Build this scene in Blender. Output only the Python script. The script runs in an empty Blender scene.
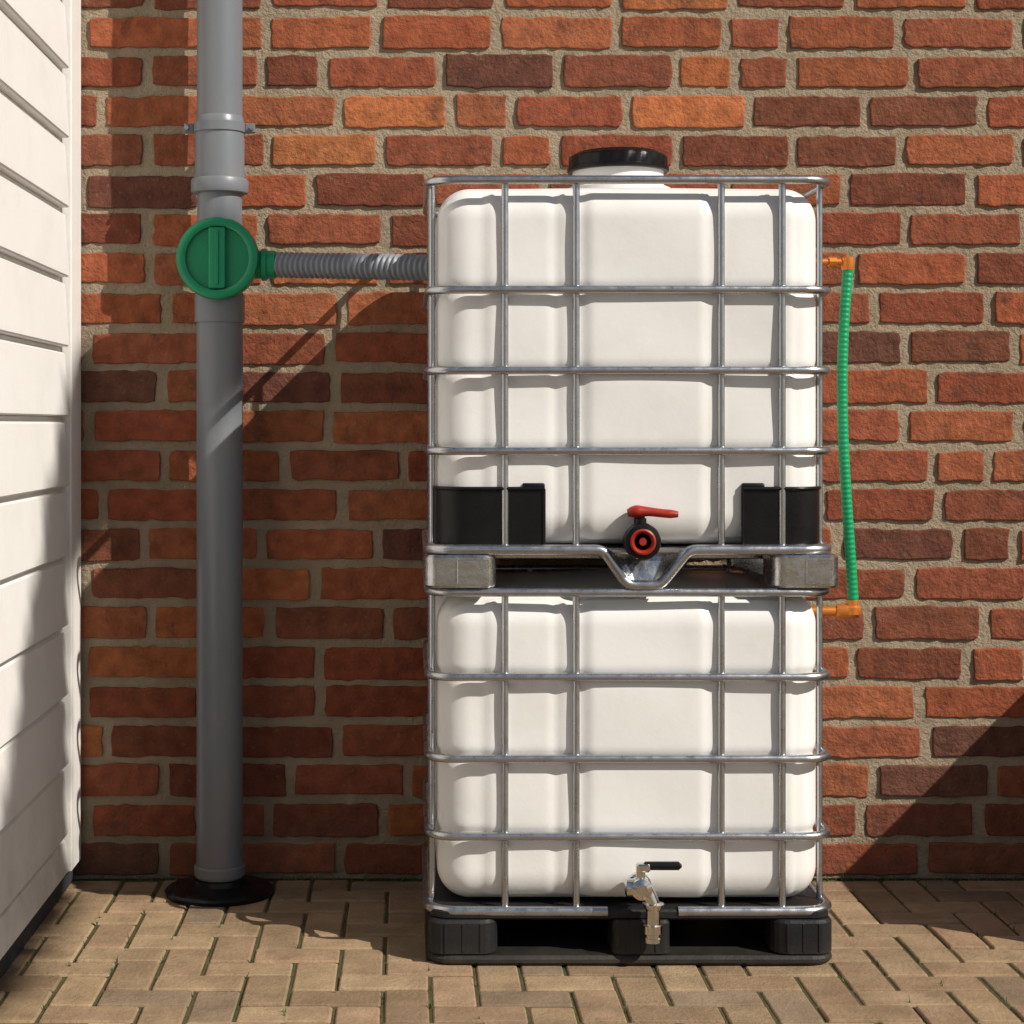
import bpy, math, random
from mathutils import Vector, Matrix
random.seed(23)
scene=bpy.context.scene
F=1760.0; HC=1.35; PX=410.0; PY=425.0
WALL_Y=5.236
SX=-0.994
# ------------------------------------------------ helpers
class MB:
    def __init__(s): s.v=[];s.f=[];s.m=[];s.sm=[];s.c=[]
    def add(s,vs,fs,mat=0,smooth=False,col=(1,1,1,1)):
        o=len(s.v); s.v+= [tuple(p) for p in vs]
        for f in fs:
            s.f.append([i+o for i in f]); s.m.append(mat); s.sm.append(smooth); s.c.append(col)
    def obj(s,name,mats,parent=None,colattr=False,recalc=True):
        me=bpy.data.meshes.new(name); me.from_pydata(s.v,[],s.f)
        for m in mats: me.materials.append(m)
        me.polygons.foreach_set('material_index',s.m)
        me.polygons.foreach_set('use_smooth',s.sm)
        if colattr:
            a=me.attributes.new('Col','FLOAT_COLOR','CORNER')
            for p in me.polygons:
                for li in p.loop_indices: a.data[li].color=s.c[p.index]
        me.update(); 
        if recalc:
            import bmesh
            bm=bmesh.new(); bm.from_mesh(me); bmesh.ops.recalc_face_normals(bm,faces=bm.faces); bm.to_mesh(me); bm.free()
        ob=bpy.data.objects.new(name,me); scene.collection.objects.link(ob)
        if parent: ob.parent=parent
        return ob
def empty(name):
    e=bpy.data.objects.new(name,None); scene.collection.objects.link(e); return e
def tube(mb,path,r,closed=False,segs=12,mat=0,radii=None,flat=1.0):
    P=[Vector(p) for p in path]; n=len(P); vs=[];fs=[]
    up=None
    for i in range(n):
        if closed: t=(P[(i+1)%n]-P[i-1])
        else: t=P[min(i+1,n-1)]-P[max(i-1,0)]
        t.normalize()
        if up is None:
            up=Vector((0,0,1)) if abs(t.z)<.9 else Vector((0,-1,0))
        b=t.cross(up)
        if b.length<1e-4: b=t.orthogonal()
        b.normalize(); u=b.cross(t).normalized(); up=u
        rr=radii[i] if radii else r
        for k in range(segs):
            a=2*math.pi*k/segs
            vs.append(P[i]+b*math.cos(a)*rr+u*math.sin(a)*rr*flat)
    m=n if closed else n-1
    for i in range(m):
        j=(i+1)%n
        for k in range(segs):
            l=(k+1)%segs
            fs.append((i*segs+k,i*segs+l,j*segs+l,j*segs+k))
    mb.add(vs,fs,mat,True)
    if not closed:
        mb.add(vs[:segs],[tuple(range(segs))],mat); mb.add(vs[-segs:],[tuple(range(segs))],mat)
def smooth_path(pts,rad=.02,n=5):
    P=[Vector(p) for p in pts]; out=[P[0]]
    for i in range(1,len(P)-1):
        a,b,c=P[i-1],P[i],P[i+1]
        d1=(a-b);d2=(c-b); k=min(rad,d1.length*.49,d2.length*.49)
        s=b+d1.normalized()*k; e=b+d2.normalized()*k
        for q in range(n+1):
            t=q/n; out.append(s*(1-t)**2+b*2*t*(1-t)+e*t*t)
    out.append(P[-1]); return out
def rrect(x0,x1,y0,y1,r,n=7):
    out=[]
    for cx,cy,a0 in ((x1-r,y0+r,-90),(x1-r,y1-r,0),(x0+r,y1-r,90),(x0+r,y0+r,180)):
        for k in range(n+1):
            a=math.radians(a0+90*k/n); out.append((cx+r*math.cos(a),cy+r*math.sin(a)))
    return out
def rbox(mb,x0,x1,y0,y1,z0,z1,r=.02,bev=.005,mat=0,smooth=False,n=5,col=(1,1,1,1)):
    prof=[(bev,z0),(0,z0+bev),(0,z1-bev),(bev,z1)]
    rings=[]
    for ins,z in prof:
        rings.append([(x,y,z) for x,y in rrect(x0+ins,x1-ins,y0+ins,y1-ins,max(r-ins,.0005),n)])
    m=len(rings[0]); vs=[p for R in rings for p in R]; fs=[]
    for i in range(3):
        for k in range(m):
            l=(k+1)%m; fs.append((i*m+k,i*m+l,(i+1)*m+l,(i+1)*m+k))
    mb.add(vs,fs,mat,smooth,col)
    mb.add(rings[0],[tuple(range(m))],mat,False,col); mb.add(rings[-1],[tuple(range(m))],mat,False,col)
def lathe(mb,prof,org,axis='Z',segs=40,mat=0,smooth=True,mod=None):
    vs=[];fs=[]
    for i,(r,t) in enumerate(prof):
        for k in range(segs):
            a=2*math.pi*k/segs; rr=r*(mod(k,i) if mod else 1)
            c,s=rr*math.cos(a),rr*math.sin(a)
            p={'Z':(c,s,t),'Y':(c,t,s),'X':(t,c,s)}[axis]
            vs.append((org[0]+p[0],org[1]+p[1],org[2]+p[2]))
    for i in range(len(prof)-1):
        for k in range(segs):
            l=(k+1)%segs; fs.append((i*segs+k,i*segs+l,(i+1)*segs+l,(i+1)*segs+k))
    mb.add(vs,fs,mat,smooth)
    for R in (vs[:segs],vs[-segs:]): mb.add(R,[tuple(range(segs))],mat,False)
def hard(ob,ang=35):
    me=ob.data
    try: me.set_sharp_from_angle(angle=math.radians(ang))
    except Exception: pass
# ------------------------------------------------ materials
def mat(name,col,rough=.5,metal=0,var=.0,vscale=5,col2=None,bump=0,bscale=50,attr=False,spec=.5,rvar=0,scale3=None,dirt=None,low=None,smudge=None):
    m=bpy.data.materials.new(name); m.use_nodes=True; nt=m.node_tree; N=nt.nodes; L=nt.links
    b=N['Principled BSDF']; b.inputs['Roughness'].default_value=rough; b.inputs['Metallic'].default_value=metal
    b.inputs['Specular IOR Level'].default_value=spec
    tc=N.new('ShaderNodeTexCoord'); co=tc.outputs['Object']; co0=co
    if scale3:
        mp=N.new('ShaderNodeMapping'); mp.inputs['Scale'].default_value=scale3; L.new(co,mp.inputs[0]); co=mp.outputs[0]
    def noise(sc,det=4,r=.6):
        n=N.new('ShaderNodeTexNoise'); n.inputs['Scale'].default_value=sc; n.inputs['Detail'].default_value=det; n.inputs['Roughness'].default_value=r
        L.new(co,n.inputs['Vector']); return n.outputs['Fac']
    def ramp(f,a,b2):
        r=N.new('ShaderNodeMapRange'); r.inputs[1].default_value=a; r.inputs[2].default_value=b2; L.new(f,r.inputs[0]); return r.outputs[0]
    def mix(f,a,b2,mode='MIX'):
        x=N.new('ShaderNodeMix'); x.data_type='RGBA'; x.blend_type=mode
        if isinstance(f,float): x.inputs[0].default_value=f
        else: L.new(f,x.inputs[0])
        for s,v in ((6,a),(7,b2)):
            if isinstance(v,tuple): x.inputs[s].default_value=(*v[:3],1)
            else: L.new(v,x.inputs[s])
        return x.outputs[2]
    def mul(f,k):
        mm=N.new('ShaderNodeMath'); mm.operation='MULTIPLY'; L.new(f,mm.inputs[0])
        if isinstance(k,float): mm.inputs[1].default_value=k
        else: L.new(k,mm.inputs[1])
        return mm.outputs[0]
    base=tuple(col)
    if attr:
        at=N.new('ShaderNodeAttribute'); at.attribute_name='Col'; base=at.outputs['Color']
    if col2 is None: col2=tuple(c*.6 for c in col)
    if var>0:
        f=mul(ramp(noise(vscale),.35,.7),float(var))
        if attr: 
            dk=mix(1.0,base,(.48,.44,.44),'MULTIPLY'); base=mix(f,base,dk)
        else: base=mix(f,base,tuple(col2))
    if dirt:
        dcol,damt,dsc,dlo,dhi=dirt
        base=mix(mul(ramp(noise(dsc,6,.7),dlo,dhi),float(damt)),base,dcol)
    if smudge:
        dcol,damt,dsc,dlo,dhi=smudge
        base=mix(mul(ramp(noise(dsc,7,.75),dlo,dhi),float(damt)),base,dcol)
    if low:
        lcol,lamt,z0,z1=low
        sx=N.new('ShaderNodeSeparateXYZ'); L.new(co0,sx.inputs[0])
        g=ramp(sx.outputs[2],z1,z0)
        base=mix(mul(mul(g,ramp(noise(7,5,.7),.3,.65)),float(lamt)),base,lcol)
    if isinstance(base,tuple): b.inputs['Base Color'].default_value=(*base[:3],1)
    else: L.new(base,b.inputs['Base Color'])
    if rvar:
        r=N.new('ShaderNodeMapRange'); r.inputs[1].default_value=.3; r.inputs[2].default_value=.7
        r.inputs[3].default_value=max(rough-rvar,.02); r.inputs[4].default_value=rough+rvar
        L.new(noise(vscale*2+3,3),r.inputs[0]); L.new(r.outputs[0],b.inputs['Roughness'])
    if bump:
        bp=N.new('ShaderNodeBump'); bp.inputs['Strength'].default_value=1; bp.inputs['Distance'].default_value=bump
        L.new(noise(bscale,5,.65),bp.inputs['Height']); L.new(bp.outputs[0],b.inputs['Normal'])
    return m
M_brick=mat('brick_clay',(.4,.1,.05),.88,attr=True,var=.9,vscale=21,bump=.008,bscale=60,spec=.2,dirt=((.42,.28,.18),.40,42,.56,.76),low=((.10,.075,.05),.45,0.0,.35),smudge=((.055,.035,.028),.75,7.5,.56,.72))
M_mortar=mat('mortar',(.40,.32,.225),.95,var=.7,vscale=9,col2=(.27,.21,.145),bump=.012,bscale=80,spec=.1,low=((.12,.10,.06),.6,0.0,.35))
M_paver=mat('paver',(.33,.24,.13),.9,attr=True,var=.6,vscale=8,bump=.005,bscale=80,spec=.15,dirt=((.15,.115,.065),.6,9,.50,.74),smudge=((.50,.41,.28),.35,35,.58,.78))
M_joint=mat('joint_sand',(.11,.09,.046),.95,var=.8,vscale=6,col2=(.05,.065,.02),bump=.008,bscale=70,spec=.1)
M_ground=mat('ground_sand',(.27,.21,.13),.95,var=.6,vscale=2,bump=.01,bscale=20,spec=.1)
M_siding=mat('white_paint',(.80,.785,.76),.5,var=.35,vscale=2.5,col2=(.72,.70,.665),bump=.0012,bscale=30,spec=.3,dirt=((.45,.40,.33),.15,5,.5,.85),low=((.35,.31,.25),.5,.05,.5))
M_plinth=mat('dark_plinth',(.03,.03,.034),.8,bump=.003,bscale=60)
M_hdpe=mat('white_hdpe',(.82,.81,.79),.33,var=.5,vscale=3,col2=(.75,.735,.70),spec=.5,bump=.001,bscale=14,dirt=((.50,.44,.35),.14,6,.5,.85))
M_steel=mat('galvanised_steel',(.50,.51,.53),.30,metal=.95,var=.4,vscale=18,col2=(.36,.37,.39),rvar=.07,bump=.0003,bscale=100)
M_sheet=mat('pressed_steel',(.58,.58,.58),.27,metal=.97,var=.6,vscale=12,col2=(.34,.335,.33),rvar=.10,bump=.0022,bscale=24)
M_black=mat('black_plastic',(.004,.004,.005),.34,var=.5,vscale=8,col2=(.009,.008,.008),bump=.0006,bscale=150,rvar=.08,spec=.3)
M_pallet=mat('black_pallet',(.009,.010,.012),.48,var=.6,vscale=6,col2=(.025,.023,.020),bump=.0012,bscale=90,spec=.35,low=((.09,.075,.05),.5,0.0,.06))
M_pipe=mat('grey_pvc',(.165,.18,.20),.36,var=.4,vscale=4,col2=(.125,.137,.152),spec=.45,scale3=(1,1,.35),dirt=((.24,.23,.21),.35,14,.5,.8),rvar=.08,low=((.15,.13,.10),.5,.03,.4))
M_green=mat('green_plastic',(.003,.25,.11),.34,var=.4,vscale=10,col2=(.003,.17,.075),spec=.45,bump=.0005,bscale=80)
M_hoseg=mat('green_hose',(.004,.33,.12),.35,var=.3,vscale=20,col2=(.006,.24,.09))
M_cor=mat('grey_corrugated',(.22,.24,.27),.45,var=.4,vscale=20,col2=(.14,.15,.17))
M_copper=mat('copper',(.78,.27,.05),.36,metal=.55,var=.5,vscale=40,col2=(.5,.14,.03))
M_chrome=mat('chrome',(.74,.73,.70),.18,metal=1,var=.4,vscale=40,col2=(.5,.48,.44),rvar=.06)
M_red=mat('red_plastic',(.36,.022,.012),.38,var=.5,vscale=30)
M_leaf=mat('weed_leaf',(.07,.11,.03),.7,var=.6,vscale=30,col2=(.10,.10,.03))
M_tleaf=mat('tree_leaf',(.055,.10,.025),.6,var=.6,vscale=3,col2=(.08,.12,.03))
M_bark=mat('bark',(.12,.09,.065),.95,var=.6,vscale=8,bump=.02,bscale=20)
# ------------------------------------------------ brick wall
def jbrick(mb,cx,cz,w,h,y,prot,col,axis=0,mat=0):
    n=[]; nx=max(5,int(w/.022)); nz=4
    for i in range(nx): n.append((-w/2+w*i/nx,-h/2))
    for i in range(nz): n.append((w/2,-h/2+h*i/nz))
    for i in range(nx): n.append((w/2-w*i/nx,h/2))
    for i in range(nz): n.append((-w/2,h/2-h*i/nz))
    tl=random.gauss(0,.005); pts=[]
    ph=random.uniform(0,6); am=random.uniform(.0005,.0018)
    for (a,b) in n:
        rr=1.0
        if abs(a)>w/2-.001 and abs(b)>h/2-.001: rr=random.uniform(.972,.995)
        a2=a*rr+random.gauss(0,.0016); b2=b*(rr if rr==1 else .95)+random.gauss(0,.0015)+am*math.sin(a*30+ph)
        pts.append((a2,b2+a2*tl))
    m=len(pts); vs=[]; 
    tx=random.gauss(0,.005); tz=random.gauss(0,.012)
    for ins,d in ((0,.03),(0,.0030),(.0018,.0008),(.0045,0)):
        for a,b in pts:
            sa=(w/2-ins)/(w/2); sb=(h/2-ins)/(h/2)
            a3,b3=a*sa,b*sb
            vs.append((cx+a3,y-prot+d+(a3*tx+b3*tz if d<.02 else .01),cz+b3))
    fs=[]
    for i in range(3):
        for k in range(m):
            l=(k+1)%m; fs.append((i*m+k,i*m+l,(i+1)*m+l,(i+1)*m+k))
    mb.add(vs,fs,mat,False,col); mb.add(vs[-m:],[tuple(range(m))],mat,False,col)
def brickcol():
    r=random.random()
    if r<.18: c=(.235,.076,.042)
    elif r<.24: c=(.165,.066,.044)
    elif r<.62: c=(.315,.092,.047)
    elif r<.92: c=(.375,.115,.052)
    else: c=(.48,.158,.060)
    k=random.uniform(.86,1.12); g=random.uniform(.92,1.10)
    return (c[0]*k,c[1]*k*g,c[2]*k*g,1)
CO=.1172; BL=.350; BH=.0915
wall=MB()
X0,X1,ZT=-1.03,3.6,3.63
rows=int(ZT/CO)
for r in range(rows):
    cz=.057+r*CO
    off={0:0.0,1:.5}[r%2]*BL + random.uniform(-.04,.04)
    x=X0-BL+off-.07
    while x<X1:
        half=random.random()<.14
        L_=BL*(.5 if half else 1)+random.gauss(0,.010)
        w=L_-random.uniform(.027,.038)
        a=max(x,X0+.003); b=min(x+w,X1-.003)
        if b-a>.03:
            jbrick(wall,(a+b)/2,cz+random.gauss(0,.002),b-a,BH+random.gauss(0,.003),WALL_Y,random.uniform(-.001,.003),brickcol())
        x+=L_
my=WALL_Y+.0065; nxm,nzm=230,180
vs=[];fs=[]
for j in range(nzm+1):
    for i in range(nxm+1):
        vs.append((X0+(X1-X0)*i/nxm,my+random.gauss(0,.0014),ZT*j/nzm))
for j in range(nzm):
    for i in range(nxm):
        a=j*(nxm+1)+i; fs.append((a,a+1,a+nxm+2,a+nxm+1))
wall.add(vs,fs,1,True)
wall.add([(X0,my+.02,0),(X1,my+.02,0),(X1,my+.3,0),(X0,my+.3,0),(X0,my+.02,ZT),(X1,my+.02,ZT),(X1,my+.3,ZT),(X0,my+.3,ZT)],
   [(0,1,2,3),(4,5,6,7),(1,2,6,5),(0,3,7,4),(2,3,7,6)],1)
wall.add([(X1,my-.001,0),(X1,my+.02,0),(X1,my+.02,ZT),(X1,my-.001,ZT)],[(0,1,2,3)],1)
wall.add([(X0,my-.001,ZT),(X1,my-.001,ZT),(X1,my+.02,ZT),(X0,my+.02,ZT)],[(0,1,2,3)],1)
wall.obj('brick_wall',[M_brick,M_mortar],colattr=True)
# ------------------------------------------------ low garden wall off to the right (casts the corner shadow)
gw=MB()
gx,gh,gy0=2.30,1.01,4.10
rbox(gw,gx,gx+.2,gy0,WALL_Y-.005,0,gh-.05,.004,.002,1)
rbox(gw,gx-.02,gx+.22,gy0-.02,WALL_Y-.004,gh-.048,gh,.006,.004,0)
for r in range(8):
    cz=.062+r*.115; y=gy0+.005+(0 if r%2 else -.17)
    while y<WALL_Y-.02:
        a=max(y,gy0+.005); b=min(y+.31,WALL_Y-.03)
        if b-a>.04: rbox(gw,gx-.006,gx+.206,a,b,cz-.042,cz+.042,.004,.003,2,col=brickcol())
        y+=.35
gw.obj('garden_wall',[M_mortar,M_mortar,M_brick],colattr=True)
# ------------------------------------------------ ground
g=MB(); g.add([(-300,-300,-.06),(300,-300,-.06),(300,300,-.06),(-300,300,-.06)],[(0,1,2,3)]); g.obj('ground',[M_ground])
pv=MB(); W=.112
pv.add([(-3.2,-2.0,-.006),(5,-2.0,-.006),(5,WALL_Y+.02,-.006),(-3.2,WALL_Y+.02,-.006)],[(0,1,2,3)],1)
pv.add([(-3.2,-2.0,-.059),(5,-2.0,-.059),(5,-2.0,-.006),(-3.2,-2.0,-.006)],[(0,1,2,3)],1)
def pcol():
    c=random.choice([(.37,.262,.155),(.34,.240,.143),(.40,.285,.172),(.31,.212,.13),(.35,.238,.142),(.28,.205,.135),(.37,.25,.155)]); k=random.uniform(.84,1.1)
    return (c[0]*k,c[1]*k,c[2]*k,1)
NJ=64
ox,oy=-3.2,WALL_Y-.02-NJ*W
for i in range(-1,76):
    for j in range(0,NJ+1):
        k=(i-j)%4
        if k==0: x0,y0,x1,y1=i,j,i+2,j+1
        elif k==3: x0,y0,x1,y1=i,j,i+1,j+2
        else: continue
        gp=.0036+random.uniform(0,.0016)
        a0,b0,a1,b1=ox+x0*W+gp,oy+y0*W+gp,ox+x1*W-gp,oy+y1*W-gp
        b1=min(b1,WALL_Y-.012)
        if b1-b0<.03 or a0<-3.2 or a1>5: continue
        dz=random.gauss(0,.0013); tx=random.gauss(0,.006); ty=random.gauss(0,.006)
        rings=[]
        cx,cy=(a0+a1)/2,(b0+b1)/2; rot=random.gauss(0,.006)
        for ins,z in ((0,-.03),(0,-.006),(.002,-.002),(.005,0)):
            ring=[]
            for x,y in rrect(a0+ins,a1-ins,b0+ins,b1-ins,.006,2):
                dx,dy=x-cx,y-cy
                ring.append((cx+dx-dy*rot,cy+dy+dx*rot,z+dz+(dx*tx+dy*ty if z>-.02 else 0)))
            rings.append(ring)
        m=len(rings[0]); vs=[p for R in rings for p in R]; fs=[]
        for q in range(3):
            for e in range(m):
                l=(e+1)%m; fs.append((q*m+e,q*m+l,(q+1)*m+l,(q+1)*m+e))
        c=pcol(); pv.add(vs,fs,0,False,c); pv.add(rings[-1],[tuple(range(m))],0,False,c)
pv.obj('block_paving',[M_paver,M_joint],colattr=True)
# ------------------------------------------------ white clad building
bl=empty('white_clad_building')
sd=MB(); YA,YB=2.9,5.06
zz=[.065]+[1.374-.2*k for k in range(6,-12,-1) if 1.374-.2*k>.1]
for a,b in zip(zz[:-1],zz[1:]):
    pr=[(SX-.03,a+.001),(SX+.009,a+.001),(SX+.014,a+.005),(SX+.0135,a+.014),(SX+.002,b-.020),(SX-.012,b-.012),(SX-.014,b-.0005),(SX-.03,b-.0005)]
    n=len(pr); vs=[(x,YA,z) for x,z in pr]+[(x,YB,z) for x,z in pr]
    fs=[(i,(i+1)%n,n+(i+1)%n,n+i) for i in range(n)]+[tuple(range(n)),tuple(range(n,2*n))]
    sd.add(vs,fs,0)
sd.obj('cladding',[M_siding],bl)
tr=MB(); rbox(tr,SX-.03,SX+.018,5.075,WALL_Y-.012,.062,3.56,.003,.002,0); rbox(tr,SX-.03,SX+.02,2.80,2.885,.062,3.56,.003,.002,0)
tr.obj('corner_trim',[M_siding],bl)
bd=MB(); rbox(bd,-4,SX-.037,2.82,WALL_Y-.002,.06,3.56,.002,.001,0); rbox(bd,-4.1,SX+.05,2.74,WALL_Y-.001,3.562,3.62,.002,.002,1); bd.obj('wall_body',[M_siding,M_plinth],bl)
pl=MB(); rbox(pl,-4,SX-.004,2.82,WALL_Y-.013,-.02,.058,.002,.001,0); pl.obj('plinth',[M_plinth],bl)
# ------------------------------------------------ tanks
CX0,CX1,CY0,CY1=.036,1.070,4.405,5.16
BX0,BX1,BY0,BY1=.068,1.040,4.437,5.135
VX=[.239,.418,.783,.936]
def ss(a,b,x):
    t=max(0,min(1,(x-a)/(b-a))); return t*t*(3-2*t)
def bottle(name,z0,z1,rings,parent,r=.085):
    def disp(p,n):
        x,y,z=p; d=0
        side=1-abs(n[2])
        for rz in rings: d-= .008*math.exp(-((z-rz)/.014)**2)*side
        if n[1]<-.7:
            inc=ss(VX[1]+.012,VX[1]+.045,x)*(1-ss(VX[2]-.055,VX[2]-.022,x))
            d+=.007*inc
            d+=.006*ss(VX[0]-.060,VX[0]-.030,x)*(1-ss(VX[3]+.02,VX[3]+.04,x))
            d-=.004*math.exp(-((x-VX[1]+.05)/.014)**2)
            d+=.0035*math.sin(x*9+z*4)*math.sin(z*11+1)
        if n[2]>.7:
            d+=.03*math.exp(-(((x-.567)/.25)**2+((y-4.8)/.2)**2))
        return d
    nx,ny,nz=110,50,110
    B=((BX0,BX1),(BY0,BY1),(z0,z1)); mb=MB(); key={}; V=[];Fc=[]
    def pt(p):
        k=tuple(round(c,5) for c in p)
        if k in key: return key[k]
        q=[max(B[a][0]+r,min(B[a][1]-r,p[a])) for a in range(3)]
        n=Vector([p[a]-q[a] for a in range(3)])
        n.normalize(); pos=Vector(q)+n*r; pos+=n*disp(pos,n)
        key[k]=len(V); V.append(pos); return key[k]
    N=(nx,ny,nz)
    def co(a,i): return B[a][0]+(B[a][1]-B[a][0])*i/N[a]
    for ax in range(3):
        u,v=[a for a in range(3) if a!=ax]
        for s in (0,1):
            for i in range(N[u]):
                for j in range(N[v]):
                    f=[]
                    for di,dj in ((0,0),(1,0),(1,1),(0,1)):
                        p=[0,0,0]; p[ax]=B[ax][s]; p[u]=co(u,i+di); p[v]=co(v,j+dj); f.append(pt(p))
                    Fc.append(f)
    mb.add(V,Fc,0,True); return mb.obj(name,[M_hdpe],parent)
R=.0108
def ringpath(z,inset=0):
    return [(x,y,z) for x,y in rrect(CX0+R+inset,CX1-R-inset,CY0+R+inset,CY1-R-inset,.070,8)]
def dipring(mb,z,r,pts,gapped=False):
    rr=rrect(CX0+R,CX1-R,CY0+R,CY1-R,.070,8)
    body=[(x,y,z) for x,y in rr]
    front=[(x,CY0+R-.002,zz_) for x,zz_ in pts]
    if gapped:
        a,b=front
        tube(mb,[b]+body+[a],r)
    else:
        f=smooth_path([body[-1]]+front+[body[0]],.02,4)
        tube(mb,[tuple(p) for p in f[1:-1]]+body,r,closed=True)
def cage(mb,rings,zb,zt):
    for z in rings: tube(mb,ringpath(z),R,closed=True,segs=16)
    yi=CY0+R+.010
    for x in VX: 
        tube(mb,[(x,yi,zb),(x,yi,zt)],.0090,segs=16)
        for z in rings: rbox(mb,x-.011,x+.011,CY0+.004,yi+.002,z-.009,z+.009,.004,.003)
    for x in [.16,.35,.55,.75,.93]: tube(mb,[(x,CY1-R-.010,zb),(x,CY1-R-.010,zt)],.0085)
    for y in [4.51,4.70,4.88,5.05]:
        for x in (CX0+R+.010,CX1-R-.010): tube(mb,[(x,y,zb),(x,y,zt)],.0080)
# --- lower tank
t1=empty('water_tank')
LR=[.3175,.5125,.7175,.9300]
bottle('bottle',.140,.926,LR[:3],t1)
cg=MB(); cage(cg,LR,.128,.93); 
dipring(cg,.130,.0135,[(.495,.130),(.672,.130)],gapped=True)
hard(cg.obj('cage',[M_steel],t1),50)
pa=MB()
PX0,PX1,PY0,PY1=.042,1.064,4.385,5.17
rbox(pa,PX0,PX1,PY0,PY1,0.002,.026,.06,.008)
for xa,xb in ((PX0+.003,PX0+.178),(.505,.650),(PX1-.160,PX1-.003)):
    for ya,yb in ((PY0+.004,PY0+.14),(4.70,4.86),(PY1-.14,PY1-.004)):
        rbox(pa,xa,xb,ya,yb,.024,.113,.045 if xa!=.505 else .02,.007)
        if ya<4.5:
            for q in range(1,4):
                xr=xa+(xb-xa)*q/4; rbox(pa,xr-.003,xr+.003,ya-.002,ya+.01,.036,.106,.001,.001)
rbox(pa,PX0+.006,PX1-.006,PY0+.02,PY1-.01,.111,.136,.05,.005)
for y in (4.56,4.95): rbox(pa,PX0+.03,PX1-.03,y,y+.05,.085,.112,.004,.003)
pa.obj('pallet',[M_pallet],t1)
tp=MB()
tx,ty,tz=.572,4.368,.203
lathe(tp,[(.021,.07),(.021,.037),(.030,.036),(.030,.018),(.021,.016),(.021,-.010),(.026,-.012),(.026,-.028),(.014,-.033)],(tx,ty,tz),'Y',24)
sp=smooth_path([(tx-.004,ty-.005,tz+.006),(tx+.014,ty-.008,tz-.004),(tx+.030,ty-.012,tz-.040),(tx+.028,ty-.012,tz-.125)],.03,6)
tube(tp,sp,.0185,segs=16)
lathe(tp,[(.019,-.088),(.024,-.090),(.024,-.110),(.0185,-.113),(.0185,-.120),(.021,-.122),(.021,-.132),(.013,-.134)],(tx+.028,ty-.012,tz),'Z',24)
lathe(tp,[(.010,-.02),(.025,.0),(.027,.008),(.010,.012)],(tx+.030,ty-.012,tz-.045),'Z',20)
lathe(tp,[(.013,-.040),(.022,-.036),(.022,-.010),(.011,-.006)],(tx,ty-.004,tz),'X',20)
lathe(tp,[(.018,.0),(.018,.022),(.012,.026),(.012,.046)],(tx,ty-.004,tz),'Z',20)
rbox(tp,tx-.012,tx+.024,ty-.018,ty+.010,tz+.040,tz+.060,.009,.004)
hard(tp.obj('tap_body',[M_chrome],t1))
lv=MB(); rbox(lv,tx+.004,tx+.102,ty-.015,ty+.007,tz+.044,tz+.064,.010,.007); hard(lv.obj('tap_lever',[M_black],t1))
# --- upper tank
t2=empty('water_tank.001')
UR=[1.285,1.4875,1.690]
bottle('bottle.001',1.045,1.955,UR,t2)
cg=MB(); cage(cg,UR+[1.9655],1.04,1.9655)
dipring(cg,1.037,.0135,[(.485,1.037),(.545,.948),(.628,.948),(.700,1.037)])
hard(cg.obj('cage.001',[M_steel],t2),50)
pa=MB()
FX0,FX1=.036,1.078
for ya,yb in ((4.398,4.56),(5.01,5.17)):
    rbox(pa,FX0,FX0+.180,ya,yb,.9420,1.024,.035,.006,n=8); rbox(pa,FX1-.170,FX1,ya,yb,.9420,1.024,.035,.006,n=8)
for x0_,x1_ in ((.048,.205),(.92,1.062)):
    rbox(pa,x0_,x1_,4.56,5.01,.9430,.958,.004,.002)
    rbox(pa,x0_+.070,x1_-.008,4.393,4.400,.952,1.014,.003,.002)
rbox(pa,.045,1.060,4.425,5.155,1.026,1.040,.05,.004)
for y in (4.60,4.90): rbox(pa,.06,1.05,y,y+.06,1.000,1.0255,.004,.003)
hard(pa.obj('steel_pallet',[M_sheet],t2))
vp=MB(); pts=[(.492,1.034),(.548,.952),(.626,.952),(.693,1.034)]
nX,nZ=24,12; vs=[];fs=[]
for j in range(nZ+1):
    t=j/nZ
    xa=pts[0][0]*t+pts[1][0]*(1-t); xb=pts[3][0]*t+pts[2][0]*(1-t)
    for i in range(nX+1):
        s_=i/nX; e=math.sin(math.pi*s_); ew=min(1,e*1.6)
        vs.append((xa+(xb-xa)*s_,CY0+.010+.035*ew*(.35+.65*t),.952+(.082)*t))
for j in range(nZ):
    for i in range(nX):
        a=j*(nX+1)+i; fs.append((a,a+1,a+nX+2,a+nX+1))
vp.add(vs,fs,0,True)
ob=vp.obj('valve_guard',[M_sheet],t2); so=ob.modifiers.new('s','SOLIDIFY'); so.thickness=.002
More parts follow.
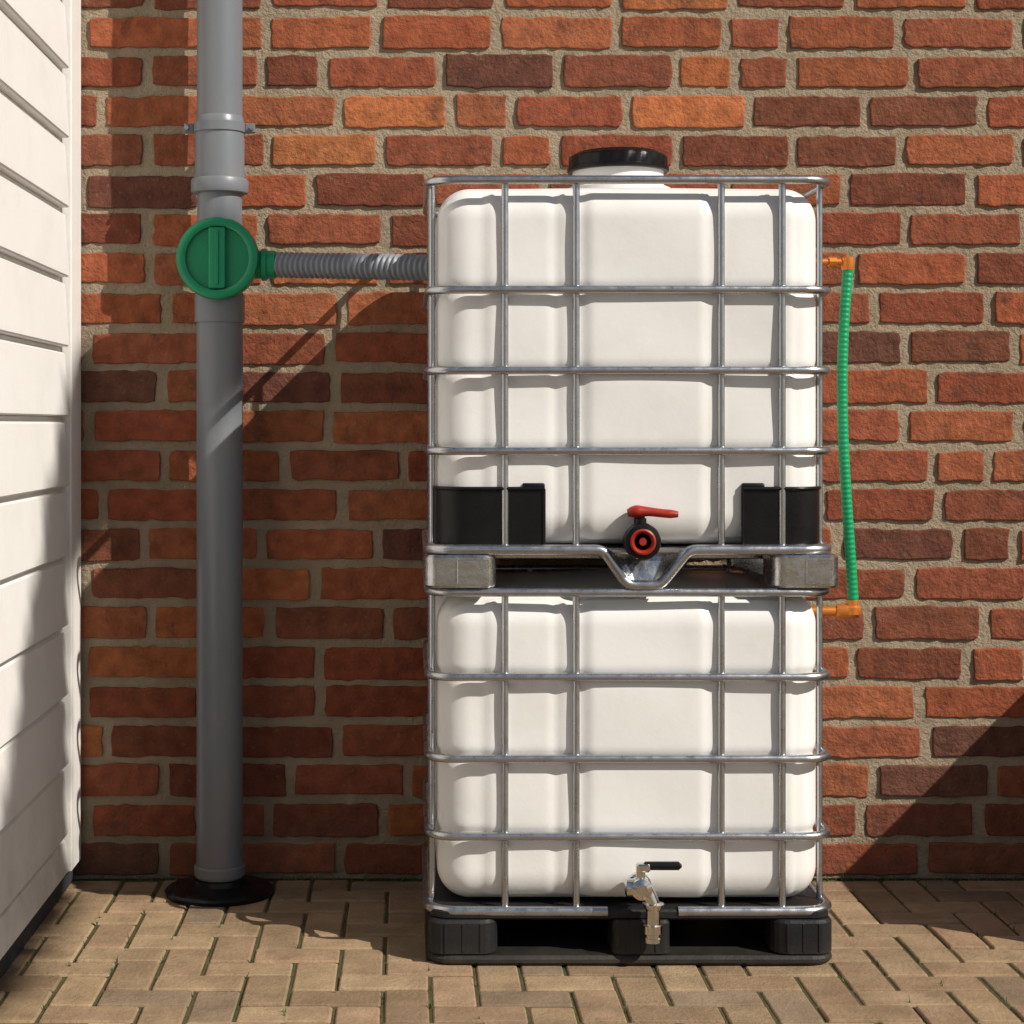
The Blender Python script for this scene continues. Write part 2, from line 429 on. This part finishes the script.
def cover(name,xin,left):
    mb=MB(); off=.014; r=.088; y0=BY0-off; pth=[]
    xs=BX0-.007 if left else BX1+.007
    sg=1 if left else -1
    pth.append((xin,y0+.012)); pth.append((xin,y0))
    cxr=xs+sg*r
    n=10; m=8
    for k in range(1,m): pth.append((xin+(cxr-xin)*k/m,y0))
    for k in range(n+1):
        a=math.radians(90*k/n); pth.append((cxr-sg*r*math.sin(a),y0+r-r*math.cos(a)))
    pth.append((xs,y0+r+.12)); pth.append((xs+sg*.012,y0+r+.12))
    zs=[(1.044,.0),(1.048,.0),(1.180,.0),(1.188,.0),(1.192,.012)]
    vs=[];fs=[];L_=len(pth)
    for z_,ins in zs:
        for (x,y) in pth:
            vs.append((x+ (ins*sg if abs(x-xs)<.03 else 0),y+ins,z_))
    for q in range(len(zs)-1):
        for k in range(L_-1): fs.append((q*L_+k,q*L_+k+1,(q+1)*L_+k+1,(q+1)*L_+k))
    mb.add(vs,fs,0,True)
    tube(mb,[(x,y-.001,1.190) for x,y in pth[1:-1]],.005,segs=8)
    tube(mb,[(xin,y0-.001,1.05),(xin,y0-.001,1.19)],.004,segs=8)
    a,b=(xin-.055,xin+.002) if left else (xin-.002,xin+.055)
    rbox(mb,a,b,y0-.003,y0+.012,1.186,1.204,.003,.003)
    hard(mb.obj(name,[M_black],t2),50)
cover('corner_cover_a',.337,True); cover('corner_cover_b',.836,False)
vb=MB(); vx,vy,vz=.578,4.40,1.060
lathe(vb,[(.040,.06),(.040,.0),(.045,-.002),(.045,-.030),(.043,-.034),(.034,-.036),(.033,-.030)],(vx,vy,vz),'Y',40,mod=lambda k,i:(1.02 if k%4<2 and 2<=i<=3 else 1))
lathe(vb,[(.016,.0),(.016,.020),(.012,.022),(.012,.034)],(vx-.002,vy+.005,vz+.036),'Z',20)
hard(vb.obj('valve_body',[M_black],t2))
vr=MB(); lathe(vr,[(.0325,-.028),(.0325,-.038),(.028,-.040),(.022,-.034),(.021,-.030),(.010,-.030),(.009,-.036),(.003,-.036)],(vx,vy,vz),'Y',36)
hx=vx-.034; hz=vz+.072
path=[(hx,vy+.004,hz-.002),(hx+.02,vy+.002,hz+.002),(hx+.05,vy-.002,hz+.002),(hx+.09,vy-.006,hz-.003),(hx+.125,vy-.008,hz-.005)]
pp=smooth_path(path,.02,4)
nn=len(pp); tube(vr,pp,.012,segs=14,radii=[(.0130+.006*math.exp(-((i/nn-.22)/.2)**2))*(1 if 0<i<nn-1 else .7) for i in range(nn)],flat=.85)
hard(vr.obj('valve_handle',[M_red],t2))
ld=MB(); LX,LY=.567,4.80
lathe(ld,[(.131,2.044),(.133,2.048),(.133,2.076),(.129,2.082),(.118,2.085),(.112,2.091),(.02,2.094)],(LX,LY,0),'Z',96,mod=lambda k,i:(1.012 if k%4<2 and 1<=i<=2 else 1))
lathe(ld,[(.136,2.038),(.138,2.041),(.138,2.048),(.132,2.051)],(LX,LY,0),'Z',96)
hard(ld.obj('lid',[M_black],t2))
nk=MB(); lathe(nk,[(.15,1.955),(.145,1.99),(.124,2.0),(.124,2.039)],(LX,LY,0),'Z',64); hard(nk.obj('neck',[M_hdpe],t2))
# ------------------------------------------------ downpipe
dp=empty('downpipe'); DX,DY=-.549,5.077
p=MB(); rp=.0675
lathe(p,[(rp-.001,.035),(rp-.001,1.60),(rp-.001,1.66)],(DX,DY,0),'Z',56)
lathe(p,[(rp+.0035,1.645),(rp+.0045,1.65),(rp+.0045,1.72),(rp+.001,1.73)],(DX,DY,0),'Z',56)
lathe(p,[(rp-.003,1.72),(rp-.003,2.02)],(DX,DY,0),'Z',56)
lathe(p,[(rp+.003,2.015),(rp+.013,2.018),(rp+.015,2.024),(rp+.015,2.052),(rp+.012,2.058),(rp+.004,2.060),(rp+.0035,2.21),(rp,2.235),(rp-.003,2.24)],(DX,DY,0),'Z',56)
lathe(p,[(rp-.002,2.235),(rp-.002,3.62)],(DX,DY,0),'Z',56)
lathe(p,[(rp+.006,.055),(rp+.006,.080),(rp+.002,.085)],(DX,DY,0),'Z',56)
hard(p.obj('pipe',[M_pipe],dp))
fl=MB()
lathe(fl,[(.155,.001),(.157,.012),(.150,.018),(.105,.022),(.092,.028),(.080,.032),(.077,.046),(.070,.048)],(DX,DY,0),'Z',56)
hard(fl.obj('base_flange',[M_black],dp))
br=MB()
for zb in (2.205,):
    lathe(br,[(rp+.0035,zb-.014),(rp+.0075,zb-.013),(rp+.0075,zb+.013),(rp+.0035,zb+.014)],(DX,DY,0),'Z',48)
    for s_ in (-1,1):
        rbox(br,DX+s_*.088-.014,DX+s_*.088+.014,DY-.012,DY+.012,zb-.013,zb+.013,.003,.002)
        lathe(br,[(.007,-.02),(.007,.02)],(DX+s_*.094,DY,zb),'Y',6,smooth=False)
    rbox(br,DX-.012,DX+.012,DY+rp,WALL_Y,zb-.012,zb+.012,.002,.002)
hard(br.obj('wall_bracket',[M_pipe],dp))
# ------------------------------------------------ diverter
dv=empty('rainwater_diverter'); gx_,gy_,gz_=-.545,4.965,1.822
d=MB()
lathe(d,[(.085,.17),(.098,.165),(.098,.060),(.112,.055),(.1165,.050),(.1165,.012),(.113,.003),(.106,0),(.094,0),(.090,.003),(.088,.018),(.02,.018)],(gx_,gy_,gz_),'Y',72)
hard(d.obj('housing',[M_green],dv),40)
d=MB()
rbox(d,gx_-.024,gx_+.024,gy_-.006,gy_+.017,gz_-.086,gz_+.086,.006,.004)
rbox(d,gx_-.005,gx_+.005,gy_-.011,gy_-.005,gz_-.075,gz_+.075,.001,.001)
hard(d.obj('knob',[M_green],dv))
d=MB(); cy_,cz_=5.03,1.808
lathe(d,[(.040,.09),(.040,.118),(.046,.122),(.046,.135),(.040,.138),(.040,.160),(.030,.162)],(gx_,cy_,cz_),'X',36)
hard(d.obj('outlet',[M_green],dv))
ch=MB()
A=Vector((gx_+.158,cy_,cz_)); B_=Vector((.105,4.80,1.778)); n=int((B_-A).length/.0024)
path=[];rad=[]
for i in range(n+1):
    t=i/n; q=A.lerp(B_,t); path.append(q); rad.append(.0335+.004*math.sin(2*math.pi*i/7))
tube(ch,path,.035,segs=28,radii=rad)
ch.obj('corrugated_hose',[M_cor])
# ------------------------------------------------ sight hose on right
gh_=empty('garden_hose'); HX,HY=1.18,4.75
h=MB(); zt,zb=1.770,.868
path=[];rad=[]
for i in range(400):
    t=i/399; path.append((HX+.002+.014*t-.032*math.sin(math.pi*t)*(1-t*.6),HY-.01*math.sin(3*t),zt+(zb-zt)*t)); rad.append(.0143+.0007*math.sin(2*math.pi*i/6))
tube(h,path,.013,segs=14,radii=rad); h.obj('hose',[M_hoseg],gh_)
c=MB()
tube(c,smooth_path([(1.02,HY,zt+.020),(HX,HY,zt+.020),(HX,HY,zt-.015)],.018,5),.0095)
lathe(c,[(.016,-.01),(.018,.0),(.018,.022),(.012,.026)],(HX+.001,HY,zt+.008),'Z',18)
lathe(c,[(.014,-.05),(.014,-.03),(.010,-.028)],(HX,HY,zt+.020),'X',8,smooth=False)
tube(c,smooth_path([(1.02,HY,zb-.020),(HX+.016,HY,zb-.020),(HX+.016,HY,zb+.012)],.018,5),.013)
lathe(c,[(.018,-.034),(.024,-.028),(.024,-.010),(.018,-.004),(.018,.01)],(HX+.014,HY,zb),'Z',18)
lathe(c,[(.016,-.03),(.020,-.02),(.020,.03),(.012,.035)],(HX,HY,zb-.020),'X',16)
hard(c.obj('copper_fittings',[M_copper],gh_))
# ------------------------------------------------ weeds and grit at wall foot
wd=MB()
for _ in range(520):
    if random.random()<.55: bx,by=random.uniform(-.95,2.2),WALL_Y-.012-abs(random.gauss(0,.008))
    else:
        bx=-3.2+W*random.randint(18,50)+random.gauss(0,.002); by=random.uniform(3.9,5.2)
        if random.random()<.4: continue
    for q in range(random.randint(2,6)):
        a=random.uniform(0,6.28); l=random.uniform(.004,.018); w=.002
        dx,dy=math.cos(a),math.sin(a)
        wd.add([(bx-dy*w,by+dx*w,-.004),(bx+dy*w,by-dx*w,-.004),(bx+dx*l*.5,by+dy*l*.5,l)],[(0,1,2)])
wd.obj('weeds',[M_leaf],recalc=False)
# ------------------------------------------------ unseen tree added behind the camera to the right: bough shaped to shade cladding
tree=empty('added_shade_tree')
tk=MB(); 
def limb(pts,r0,r1):
    sp=smooth_path(pts,.8,6); n=len(sp); tube(tk,sp,r0,segs=12,radii=[r0+(r1-r0)*i/(n-1) for i in range(n)])
limb([(7.3,-3.6,-.07),(7.2,-3.5,2.5),(7.35,-3.6,5),(7.2,-3.4,7.5),(7.3,-3.5,10.3)],.19,.04)
limb([(7.25,-3.5,6.2),(7.1,-2.7,7.2),(7.0,-1.8,7.9),(7.0,-1.0,8.45),(7.0,-.4,9.0)],.085,.015)
limb([(7.3,-3.5,6.8),(8.1,-3.9,7.8),(8.7,-4.3,8.8)],.08,.02)
limb([(7.25,-3.5,7.2),(6.9,-4.4,8.3),(6.7,-5.1,9.2)],.08,.02)
limb([(7.25,-3.5,8.0),(6.9,-2.8,9.2),(6.9,-2.5,10.1)],.06,.015)
tk.obj('trunk',[M_bark],tree)
lf=MB()
def leaf(c,s):
    a=Vector((random.gauss(0,1),random.gauss(0,1),random.gauss(0,1))).normalized(); b=a.orthogonal().normalized()
    b=(Matrix.Rotation(random.uniform(0,6.28),3,a)@b); d=a.cross(b)
    lf.add([c-b*s,c+d*s*.45,c+b*s,c-d*s*.45],[(0,1,2,3)])
def clump(c,rad,n,s=.07):
    c=Vector(c)
    for _ in range(n):
        v=Vector((random.gauss(0,1),random.gauss(0,1),random.gauss(0,1))).normalized()*rad*random.random()**.45
        v.z*=.8; leaf(c+v,s*random.uniform(.7,1.3))
poly=[(-.10,8.97),(-.12,9.30),(-.38,9.52),(-.75,9.15),(-1.05,8.72),(-1.42,8.25),(-1.55,7.98),(-.56,7.98),(-.56,8.95)]  # bough outline, shaped to throw shade on the cladding and brick wall
def inside(y,z):
    r=False; n=len(poly)
    for i in range(n):
        (y1,z1),(y2,z2)=poly[i],poly[i-1]
        if (z1>z)!=(z2>z) and y<(y2-y1)*(z-z1)/(z2-z1)+y1: r=not r
    return r
cnt=0
while cnt<3800:
    y,z=random.uniform(-1.6,0),random.uniform(7.9,9.6)
    if inside(y,z):
        dx=random.gauss(0,.22); yy=y-.7*dx; z2=z+dx
        leaf(Vector((7.0+dx,yy+random.gauss(0,.02),z2+random.gauss(0,.02))),random.uniform(.035,.075)); cnt+=1
for c,r_,n_ in (((7.3,-3.5,10.2),1.1,1500),((8.7,-4.3,8.9),1.0,1200),((6.7,-5.1,9.3),1.0,1200),((6.9,-2.7,10.4),.7,700),((7.8,-3.6,8.6),.9,900),((7.0,-4.2,9.9),1.0,1000),((7.1,-2.6,8.0),.5,400)):
    clump(c,r_,n_,.09)
lf.obj('crown',[M_tleaf],tree,recalc=False)
# ------------------------------------------------ light
sv=Vector((1,-.70,1.0)).normalized()
sl=bpy.data.lights.new('sun','SUN'); sl.energy=5.0; sl.angle=math.radians(.4); sl.color=(1,.94,.85)
so=bpy.data.objects.new('sun',sl); scene.collection.objects.link(so); so.rotation_euler=(-sv).to_track_quat('-Z','Y').to_euler()
w=bpy.data.worlds.new('World'); scene.world=w; w.use_nodes=True; nt=w.node_tree
sk=nt.nodes.new('ShaderNodeTexSky'); sk.sky_type='NISHITA'; sk.sun_disc=False
sk.sun_elevation=math.asin(sv.z); sk.sun_rotation=math.atan2(sv.x,sv.y)
nt.links.new(sk.outputs[0],nt.nodes['Background'].inputs[0]); nt.nodes['Background'].inputs[1].default_value=.058
scene.view_settings.view_transform='Standard'; scene.view_settings.look='None'; scene.view_settings.exposure=0
# ------------------------------------------------ camera
cd=bpy.data.cameras.new('camera'); cd.sensor_width=36; cd.lens=F/1024*36
cd.shift_x=(512-PX)/1024; cd.shift_y=-(512-PY)/1024; cd.clip_end=2000; cd.clip_start=.05
cam=bpy.data.objects.new('camera',cd); scene.collection.objects.link(cam); cam.location=(0,0,HC); cam.rotation_euler=(math.radians(90),0,0)
scene.camera=cam
